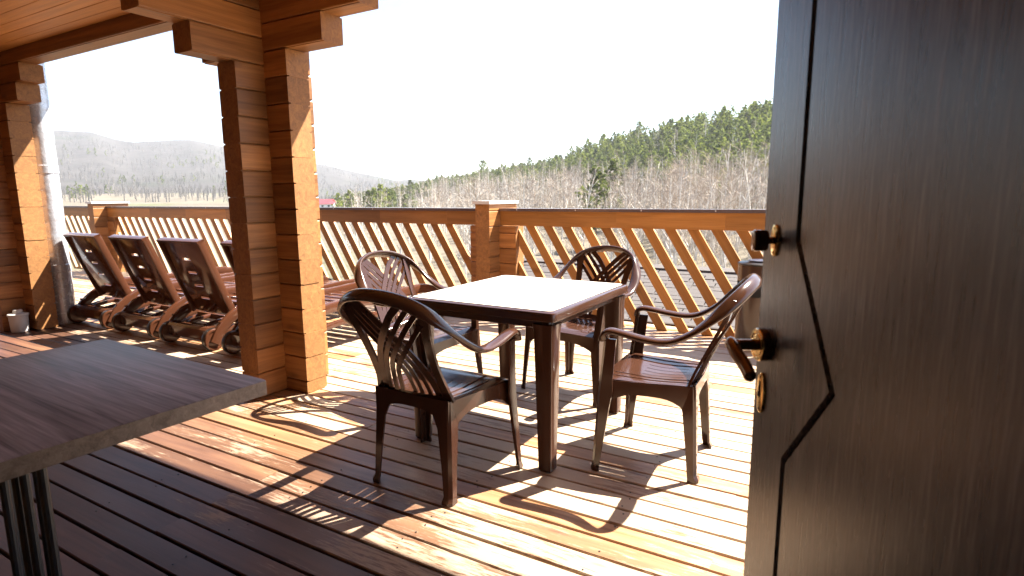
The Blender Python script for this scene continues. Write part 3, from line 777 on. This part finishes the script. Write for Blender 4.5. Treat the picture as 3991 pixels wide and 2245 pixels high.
bk = thing('plastic_bucket', 'small whitish lidded bucket on the deck at the foot of the far left pillar', 'bucket', (-6.49, 2.245, 0))
m = MB(); m.lathe([(0, 0), (.062, 0), (.066, .004), (.073, .145), (.078, .147), (.078, .153), (.074, .155)], n=28); obj('pail', m.mesh('pail', M['bucket'], 30), bk)
m = MB(); m.lathe([(.0795, .150), (.0795, .165), (.074, .170), (.04, .170), (.038, .172), (.036, .20), (.034, .203), (0, .203)], n=28); obj('lid', m.mesh('lid', M['bucket'], 30), bk)

pp = thing('silver_pipe', 'tall silver foil-wrapped pipe standing behind the far left pillar', 'pipe', (-6.555, 2.628, 0))
m = MB(); prof = []
for k in range(90):
    z = k * 2.7 / 89; prof.append((.100 + .0008 * math.sin(k * 2.1) + .0010 * math.sin(k * .77), z))
m.lathe(prof, n=32); obj('duct', m.mesh('duct', M['foil'], 0), pp)
for z in (.50, 1.43):
    m = MB(); m.lathe([(.101, z), (.104, z + .005), (.104, z + .075), (.101, z + .08)], n=32); obj('band', m.mesh('band', M['foil'], 30), pp)

# ------------------------------------------------------------------ the open door
FREE = Vector((-.114, 1.03, 0)); HINGE = Vector((.313, .284, 0))
dh = (HINGE - FREE).normalized(); nf = Vector((-dh.y, dh.x, 0))
if nf.dot(FREE) > 0: nf = -nf          # visible face looks at the camera side
DM = Matrix((dh, -nf, Vector((0, 0, 1)))).transposed().to_4x4()   # local x along door, y into the door, z up
if DM.determinant() < 0: DM = Matrix((dh, nf * -1, Vector((0, 0, 1)))).transposed().to_4x4()
door = thing('front_door', 'dark brown laminated door standing open, with brass lock plates and a lever handle', 'door')
door.matrix_world = Matrix.Translation(FREE + Vector((0, 0, .02))) @ DM
Z0 = -.02
DL, DHT = .86, 2.05
m = MB(); m.box(.002, DL, .007, .065, 0, DHT); obj('door_core', m.mesh('door_core', M['door']), door)
groove = [(.116, DHT), (.116, 1.112), (.234, .922), (.118, .775), (.118, 0)]
g = .0028
def panel(poly, name, flip):
    # front polygon at y=0 with bevelled groove edges
    n = len(poly); cx_ = sum(p[0] for p in poly) / n; P2 = [Vector(p) for p in poly]; ins = []
    for i in range(n):
        a, b, c = P2[i - 1], P2[i], P2[(i + 1) % n]; e1 = (b - a).normalized(); e2 = (c - b).normalized()
        n1 = Vector((-e1.y, e1.x)); n2 = Vector((-e2.y, e2.x)); bis = (n1 + n2).normalized(); k = .0042 / max(.3, bis.dot(n1)); ins.append(b + bis * k)
    v = [(p.x, 0, p.y) for p in ins] + [(p.x, .0045, p.y) for p in P2] + [(p.x, .0085, p.y) for p in P2]
    f = [tuple(range(n))] + [(i, (i + 1) % n, n + (i + 1) % n, n + i) for i in range(n)] + [(n + i, n + (i + 1) % n, 2 * n + (i + 1) % n, 2 * n + i) for i in range(n)]
    mm = MB(); mm.add(v, f); obj(name, mm.mesh(name, M['door']), door)
def off(poly, d): 
    out = []
    for i, p in enumerate(poly):
        out.append((p[0] + d, p[1] + (0 if i in (0, len(poly) - 1) else 0)))
    return out
L_ = off(groove, -g); R_ = off(groove, g)
panel([(.0005, 0)] + L_[::-1] + [(.0005, DHT)], 'edge_panel', False)
panel([(DL, DHT)] + R_ + [(DL, 0)], 'main_panel', False)
m = MB(); m.box(-.0035, .0015, .003, .066, 0, DHT); obj('edge_strip', m.mesh('edge_strip', M['hammered']), door)
# lever handle
hx_, hz_ = .030, .955 - .02
def oval(w, h, d, cx_, cz_, mat, name, parent, n=32):
    rings = [[(cx_ + k * w / 2 * math.cos(2 * math.pi * i / n), yy, cz_ + k2 * h / 2 * math.sin(2 * math.pi * i / n)) for i in range(n)] for yy, k, k2 in ((.001, 1, 1), (-d * .5, 1, 1), (-d * .85, .94, .97), (-d, .82, .9))]
    mm = MB(); mm.loft(rings); return obj(name, mm.mesh(name, mat, 35), parent)
hd = obj('lever_handle', None, door)
ros = MB()
def yl(prof, c, n=36):   # lathe about local -y
    mm = MB(); v = []
    for r, h in prof:
        for i in range(n): a = 2 * math.pi * i / n; v.append((c[0] + r * math.cos(a), -h, c[1] + r * math.sin(a)))
    f = []
    for k in range(len(prof) - 1): f += [(k * n + i, k * n + (i + 1) % n, (k + 1) * n + (i + 1) % n, (k + 1) * n + i) for i in range(n)]
    mm.add(v, f); return mm
obj('rose', yl([(.027, 0), (.0275, .001), (.0275, .011), (.026, .0125)], (hx_, hz_)).mesh('rose', M['bronze'], 30), hd)
obj('rose_ring', yl([(.0262, .0122), (.0255, .0135), (.0215, .0138), (.0205, .0125), (.019, .0125), (.018, .0138), (.015, .0140), (.0, .0140)], (hx_, hz_)).mesh('rose_ring', M['brass'], 30), hd)
neck = MB(); neck.sweep(catmull([(hx_, -.013, hz_), (hx_, -.030, hz_), (hx_, -.047, hz_)], 4), ellipse(.0095, .0095, 14), (0, 0, 1)); obj('neck', neck.mesh('neck', M['bronze'], 0), hd)
# the grip drops from the neck, back towards the door edge below
gp = catmull([(hx_ - .012, -.053, hz_ + .002), (hx_ + .002, -.055, hz_ + .001), (hx_ + .016, -.053, hz_ - .008), (hx_ + .036, -.047, hz_ - .022), (hx_ + .050, -.045, hz_ - .032), (hx_ + .062, -.044, hz_ - .040)], 5)
ng = len(gp); grip = MB(); grip.sweep(gp, ellipse(.0095, .0115, 16), (0, 0, 1), scale=[(min(1, .45 + i * .2), min(1, .45 + i * .2)) if i < 4 else ((1, 1) if i < ng - 3 else ((.9, .9) if i == ng - 3 else ((.72, .72) if i == ng - 2 else (.35, .35)))) for i in range(ng)])
obj('grip', grip.mesh('grip', M['bronze'], 0), hd)
# keyhole plate
kp = oval(.030, .070, .004, .030, .873 - .02, M['brass'], 'keyhole_plate', door)
m = MB(); m.box(.0265, .0335, -.0052, -.0035, .866 - .02, .874 - .02); m.box(.0285, .0315, -.0052, -.0035, .874 - .02, .893 - .02); obj('keyhole', m.mesh('keyhole', M['dark_void']), kp)
for zz in (.8455, .9005):
    mm = yl([(.0025, .003), (.0025, .0046), (.001, .0050), (0, .0050)], (.030, zz - .02), 10); obj('screw', mm.mesh('screw', M['bronze'], 30), kp)
# night latch: oval brass plate and dark turn knob
lp = oval(.026, .050, .004, .046, 1.127 - .02, M['brass'], 'latch_plate', door)
mm = MB(); mm.sweep([(.046, -.003, 1.107), (.046, -.016, 1.107)], ellipse(.006, .006, 12), (0, 0, 1)); obj('spindle', mm.mesh('spindle', M['bronze'], 0), lp)
mm = MB(); mm.loft([[(.046 + a * k, yy, 1.107 + b * k) for a, b in rrect(.016, .032, .006, 3)] for yy, k in ((-.014, .9), (-.016, 1), (-.032, 1.06), (-.035, 1.0), (-.036, .85))]); obj('turn_knob', mm.mesh('turn_knob', M['bronze'], 40), lp)
for zz in (1.107 + .019, 1.107 - .019):
    mm = yl([(.0025, .003), (.0025, .0046), (.001, .0050), (0, .0050)], (.046, zz), 10); obj('screw', mm.mesh('screw', M['brass'], 30), lp)

# ------------------------------------------------------------------ trees
def ribbon(mb, p, q, w0, w1, mi=0):
    p = np.array(p); q = np.array(q); d = q - p; a = RNG.normal(size=3); s = np.cross(d, a); s /= (np.linalg.norm(s) + 1e-9)
    mb.add([p - s * w0 / 2, p + s * w0 / 2, q + s * w1 / 2, q - s * w1 / 2], [(0, 1, 2, 3)], mi)
def birch(H, ntw, seed, wide=1.0, nlim=16):
    rg = np.random.default_rng(seed); tr = MB(); cr = MB()
    lean = rg.normal(size=2) * .03; forks = 1 if rg.random() < .65 else 2
    for fk in range(forks):
        l2 = lean + (rg.normal(size=2) * .09 if forks > 1 else 0); pts = []
        bend = rg.normal(size=2) * .25
        for k in range(8):
            s = k / 7; pts.append((H * s * l2[0] + bend[0] * s * (1 - s) * 2, H * s * l2[1] + bend[1] * s * (1 - s) * 2, H * s * (1 - .1 * fk)))
        r0 = .0105 * H * wide
        tr.sweep(pts, ellipse(1, 1, 5), (0.3, 1, 0), scale=[(r0 * (1 - .9 * i / 7), r0 * (1 - .9 * i / 7)) for i in range(8)], cap=False)
        for k in range(nlim):
            s = .22 + .74 * (k + rg.random()) / nlim; i = min(6, int(s * 7)); u = s * 7 - i
            p = np.array(pts[i]) * (1 - u) + np.array(pts[i + 1]) * u
            a = rg.random() * 6.283; up = .9 + .8 * rg.random(); Lb = H * (.27 - .20 * s) * (.7 + .6 * rg.random())
            dvec = np.array([math.cos(a), math.sin(a), up]); dvec /= np.linalg.norm(dvec); q = p + dvec * Lb
            ribbon(tr, p, q, .010 * H * (1 - s) * wide + .03, .025)
            for w in range(max(2, ntw // nlim // forks)):
                ss = .15 + .85 * rg.random(); b = p + (q - p) * ss
                e = dvec * .5 + rg.normal(size=3) * .55 + np.array([0, 0, .35]); e /= np.linalg.norm(e)
                l3 = H * .075 * (.5 + rg.random()); c = b + e * l3
                ribbon(cr, b, c, .034 * wide, .014 * wide)
                for _ in range(2):
                    e2 = e + rg.normal(size=3) * .6; e2 /= np.linalg.norm(e2)
                    ribbon(cr, b + (c - b) * rg.random(), c + e2 * l3 * .6, .024 * wide, .010 * wide)
    return tr, cr
def pine(H, seed, n, spread=.23, base=.12, size=1.0):
    rg = np.random.default_rng(seed); tr = MB(); cr = MB()
    tr.sweep([(0, 0, 0), (.02 * H, 0, H * .5), (.0, .01 * H, H * .97)], ellipse(1, 1, 6), (0, 1, 0), scale=[(.014 * H,) * 2, (.009 * H,) * 2, (.002 * H,) * 2], cap=False)
    nb = max(10, n // 9)
    for b in range(nb):
        s = base + (1 - base) * (b + rg.random()) / nb; env = spread * H * min(1, 2.2 * (1 - s)) ** .9 * min(1, .55 + 1.2 * (s - base)) * (.55 + .6 * rg.random()) + .02 * H
        a = rg.random() * 6.283; z = s * H
        tip = np.array([math.cos(a) * env, math.sin(a) * env, z + env * (.25 - .35 * (1 - s))]); root = np.array([0, 0, z - .02 * H])
        ribbon(tr, root, tip, .02 * H * (1 - s) * .5 + .03, .02)
        for k in range(9):
            u = .25 + .8 * rg.random() ** .7; c = root + (tip - root) * u + rg.normal(size=3) * .028 * H * (1 - .5 * s)
            sz = H * .048 * (.6 + .8 * rg.random()) * size
            d1 = rg.normal(size=3); d1[2] = abs(d1[2]) * .6; d1 /= np.linalg.norm(d1); d2 = np.cross(d1, rg.normal(size=3)); d2 /= np.linalg.norm(d2)
            cr.add([c - d1 * sz * .5 - d2 * sz * .3, c + d2 * sz * .35 - d1 * sz * .2, c + d1 * sz * .75, c - d2 * sz * .4 + d1 * sz * .1], [(0, 1, 2, 3)])
    return tr, cr
def place(r, a): x = r * math.sin(rad(a)); y = r * math.cos(rad(a)); return x, y
BPRO = []
for k in range(7):
    tr, cr = birch(11.5 + k % 3, 150, 40 + k); BPRO.append((tr.mesh('trunk', M['birch_bark']), cr.mesh('crown', M['twig'])))
PPRO = []
for k in range(6):
    tr, cr = pine(11 + (k % 3), 70 + k, 460, .25 + .04 * (k % 2), .12 + .10 * (k % 3), 1.15); PPRO.append((tr.mesh('trunk', M['pine_bark']), cr.mesh('crown', M['pine'])))
first = {}
def tree(name, proto, key, x, y, sc, label, cat, group):
    z = hxy(x, y) - .15
    if (name, key) in first: o = copy_tree(first[(name, key)])
    else:
        o = obj(name, None); obj('trunk', proto[0], o); obj('crown', proto[1], o); first[(name, key)] = o
    o.location = (x, y, z); o.rotation_euler = (0, 0, RNG.random() * 6.283); o.scale = (sc,) * 3
    tag(o, label, cat, group); return o
cand = []
for _ in range(2600):
    a = -50 + 62 * RNG.random(); D = float(interp(a, NEAR_D)); r = math.sqrt(52 ** 2 + ((D * .97) ** 2 - 52 ** 2) * RNG.random())
    pz = np.interp(a, [-50, -37, -25, -15, -6], [.95, .90, .76, .56, .52])
    if r > D * pz and RNG.random() < .93: continue
    if -22.9 < a < -20.3 and r < 112: continue
    if -49 < a < -38.5 and RNG.random() < .72: continue
    if -48.6 < a < -46.6: continue
    cand.append((r, a))
cand.sort()
NB = 270
near_b = [c for c in cand if -47 < c[1] < -3][:NB]; rest_b = [c for c in cand if c not in set(near_b)]
for i, (r, a) in enumerate(near_b):
    x, y = place(r, a); tree('birch_tree', BPRO[i % 7], i % 7, x, y, .58 + .34 * RNG.random(), 'bare pale birch tree in the wood below the green hilltop', 'tree', 'bare birches on the near hillside')
def bake(name, protos, pts, mats, kind='stuff', scl=(.7, 1.2)):
    """many alike trees joined into one mesh, a tint value per tree"""
    V, F, MI, T = [], [], [], []; off_ = 0
    pv = [(np.array(p[0].v), p[0].f, np.array(p[1].v), p[1].f) for p in protos]
    for (r, a) in pts:
        tv, tf, cv, cf = pv[int(RNG.integers(len(pv)))]; x, y = place(r, a); z = hxy(x, y) - .15
        s = scl[0] + (scl[1] - scl[0]) * RNG.random(); th = RNG.random() * 6.283; c_, s_ = math.cos(th), math.sin(th); tint = RNG.random()
        R3 = np.array([[c_, -s_, 0], [s_, c_, 0], [0, 0, 1]])
        for vv, ff, mi in ((tv, tf, 0), (cv, cf, 1)):
            if len(vv) == 0: continue
            V.append(vv @ R3.T * s + np.array([x, y, z])); F.append((np.array(ff, int) + off_) if True else None); off_ += len(vv); MI.append(np.full(len(ff), mi)); T.append(np.full(len(vv), tint))
    V = np.concatenate(V); F = np.concatenate(F); MI = np.concatenate(MI); T = np.concatenate(T)
    me = bpy.data.meshes.new(name); me.vertices.add(len(V)); me.vertices.foreach_set('co', V.ravel()); me.loops.add(F.size); me.loops.foreach_set('vertex_index', F.ravel())
    me.polygons.add(len(F)); me.polygons.foreach_set('loop_start', np.arange(0, F.size, 4)); me.polygons.foreach_set('material_index', MI)
    at = me.attributes.new('tint', 'FLOAT', 'POINT'); at.data.foreach_set('value', T)
    for q in mats: me.materials.append(q)
    me.update(calc_edges=True); me.validate(); return tag(obj(name, me), kind=kind)
bake('birch_wood', [birch(11.5 + k % 3, 64, 140 + k, 1.5, 12) for k in range(6)], rest_b, [M['birch_bark_far'], M['twig_far']], scl=(.5, .85))
# pines along the hilltop
pc = []
for _ in range(2600):
    a = -46 + 56 * RNG.random(); D = float(interp(a, NEAR_D)); lo = np.interp(a, [-46, -37, -25, -15, -6], [.94, .89, .74, .54, .50]); pc.append((D * (lo + (1.04 - lo) * RNG.random() ** .8), a))
pv_ = [c for c in pc if -43 < c[1] < -4]; pv_.sort(); near_p = pv_[::max(1, len(pv_) // 270)][:280]; sp = set(near_p); rest_p = [c for c in pc if c not in sp]
for i, (r, a) in enumerate(near_p):
    x, y = place(r, a); tree('pine_tree', PPRO[i % 6], i % 6, x, y, .48 + .26 * RNG.random() * (1 if RNG.random() < .85 else 1.4), 'green pine on the wooded hilltop to the right', 'tree', 'pines along the hilltop')
bake('pine_wood', [pine(11, 170 + k, 160, .27, .12, 1.7) for k in range(5)], rest_p, [M['pine_bark'], M['pine_far']], scl=(.45, .72))
# single trees that stand out
for k, (a, r, sc, lab) in enumerate([(-21.6, 84, .97, 'dark green pine standing alone among the birches, right of the rail post'),
                          (-20.0, 104, 1.0, 'smaller green pine among the birches, up and right of the lone dark pine'),
                          (-22.3, 118, .6, 'small pine higher up the slope above the lone dark pine')]):
    x, y = place(r, a); tree('pine_tree', PPRO[(1, 4, 2)[k]], (1, 4, 2)[k], x, y, sc, lab, 'tree', 'pines among the birches')
for k in range(34):
    a = -46.4 + 8.5 * RNG.random(); r = 170 + 130 * RNG.random(); x, y = place(r, a)
    tree('pine_tree', PPRO[k % 6], k % 6, x, y, .55 + .35 * RNG.random(), 'low green pine beside the near pillar, at the foot of the hill', 'tree', 'low pines at the foot of the hill')
x, y = place(335, -32.55); tr, cr = pine(13, 301, 500, .42, .35, 1.2)
rt = obj('pine_tree', None, None, (x, y, hxy(x, y))); obj('trunk', tr.mesh('trunk', M['pine_bark']), rt); obj('crown', cr.mesh('crown', M['pine']), rt)
tag(rt, 'round-topped pine standing up from the skyline above the rail post', 'tree')
# distant woods in the valley and on the far hill
lp_ = []
for _ in range(5200):
    a = -78 + 42 * RNG.random(); r = 430 + 1080 * RNG.random() ** 1.1
    if 430 < r < 520 and RNG.random() < .6: continue
    if math.sin(a * 1.3 + r * .013) + math.sin(r * .02 - a * .7) < -.9: continue
    if -48.4 < a < -46.5 and r < 480: continue
    lp_.append((r, a))
bake('valley_wood', [birch(11 + k, 22, 240 + k, 4.2, 7) for k in range(4)], lp_, [M['bark_valley'], M['twig_valley']], scl=(.4, .72))
gp_ = []
for _ in range(30):
    a0_ = -76 + 38 * RNG.random(); r0_ = 480 + 700 * RNG.random()
    for _ in range(int(2 + 9 * RNG.random())): gp_.append((r0_ + 40 * RNG.normal(), a0_ + .9 * RNG.normal()))
bake('valley_pines', [pine(10, 370 + k, 60, .26, .15, 2.4) for k in range(4)], gp_, [M['pine_bark'], M['pine_far']], scl=(.5, 1.0))
# small house with a red roof in the valley
x, y = place(330, -47.45); hz0 = hxy(x, y); hs = thing('valley_house', 'tiny white house with a red roof in the valley just right of the near pillar', 'house', (x, y, hz0), rad(40))
m = MB(); m.box(-4.2, 4.2, -3, 3, -1, 3.0); m.add([(-4.2, -3, 3), (-4.2, 3, 3), (-4.2, 0, 4.9), (4.2, -3, 3), (4.2, 3, 3), (4.2, 0, 4.9)], [(0, 1, 2), (3, 5, 4)]); obj('wall', m.mesh('wall', M['white_wall']), hs)
m = MB()
for s in (1, -1): m.add([(-4.7, s * 3.6, 2.7), (4.7, s * 3.6, 2.7), (4.7, 0, 5.1), (-4.7, 0, 5.1), (-4.7, s * 3.6, 2.85), (4.7, s * 3.6, 2.85), (4.7, 0, 5.25), (-4.7, 0, 5.25)], [(0, 1, 2, 3), (4, 7, 6, 5), (0, 4, 5, 1), (1, 5, 6, 2), (3, 2, 6, 7), (0, 3, 7, 4)])
obj('roof', m.mesh('roof', M['red_roof']), hs)
m = MB()
for xx in (-2, 1.2): m.box(xx, xx + 1.1, -3.03, -2.99, 1, 2.2)
obj('window', m.mesh('window', M['dark_frame']), hs)

# ------------------------------------------------------------------ haze
hz = MB(); hz.box(-2700, 2700, -2700, 2700, -14, 190)
ht = bpy.data.materials.new('haze'); ht.use_nodes = True; nt = ht.node_tree
for q in list(nt.nodes):
    if q.type == 'BSDF_PRINCIPLED': nt.nodes.remove(q)
pv = nt.nodes.new('ShaderNodeVolumePrincipled'); pv.inputs['Color'].default_value = (.86, .90, .96, 1); pv.inputs['Density'].default_value = .00021; pv.inputs['Anisotropy'].default_value = .3
nt.links.new(pv.outputs[0], nt.nodes['Material Output'].inputs['Volume'])
tag(obj('haze', hz.mesh('haze', ht)), kind='stuff')
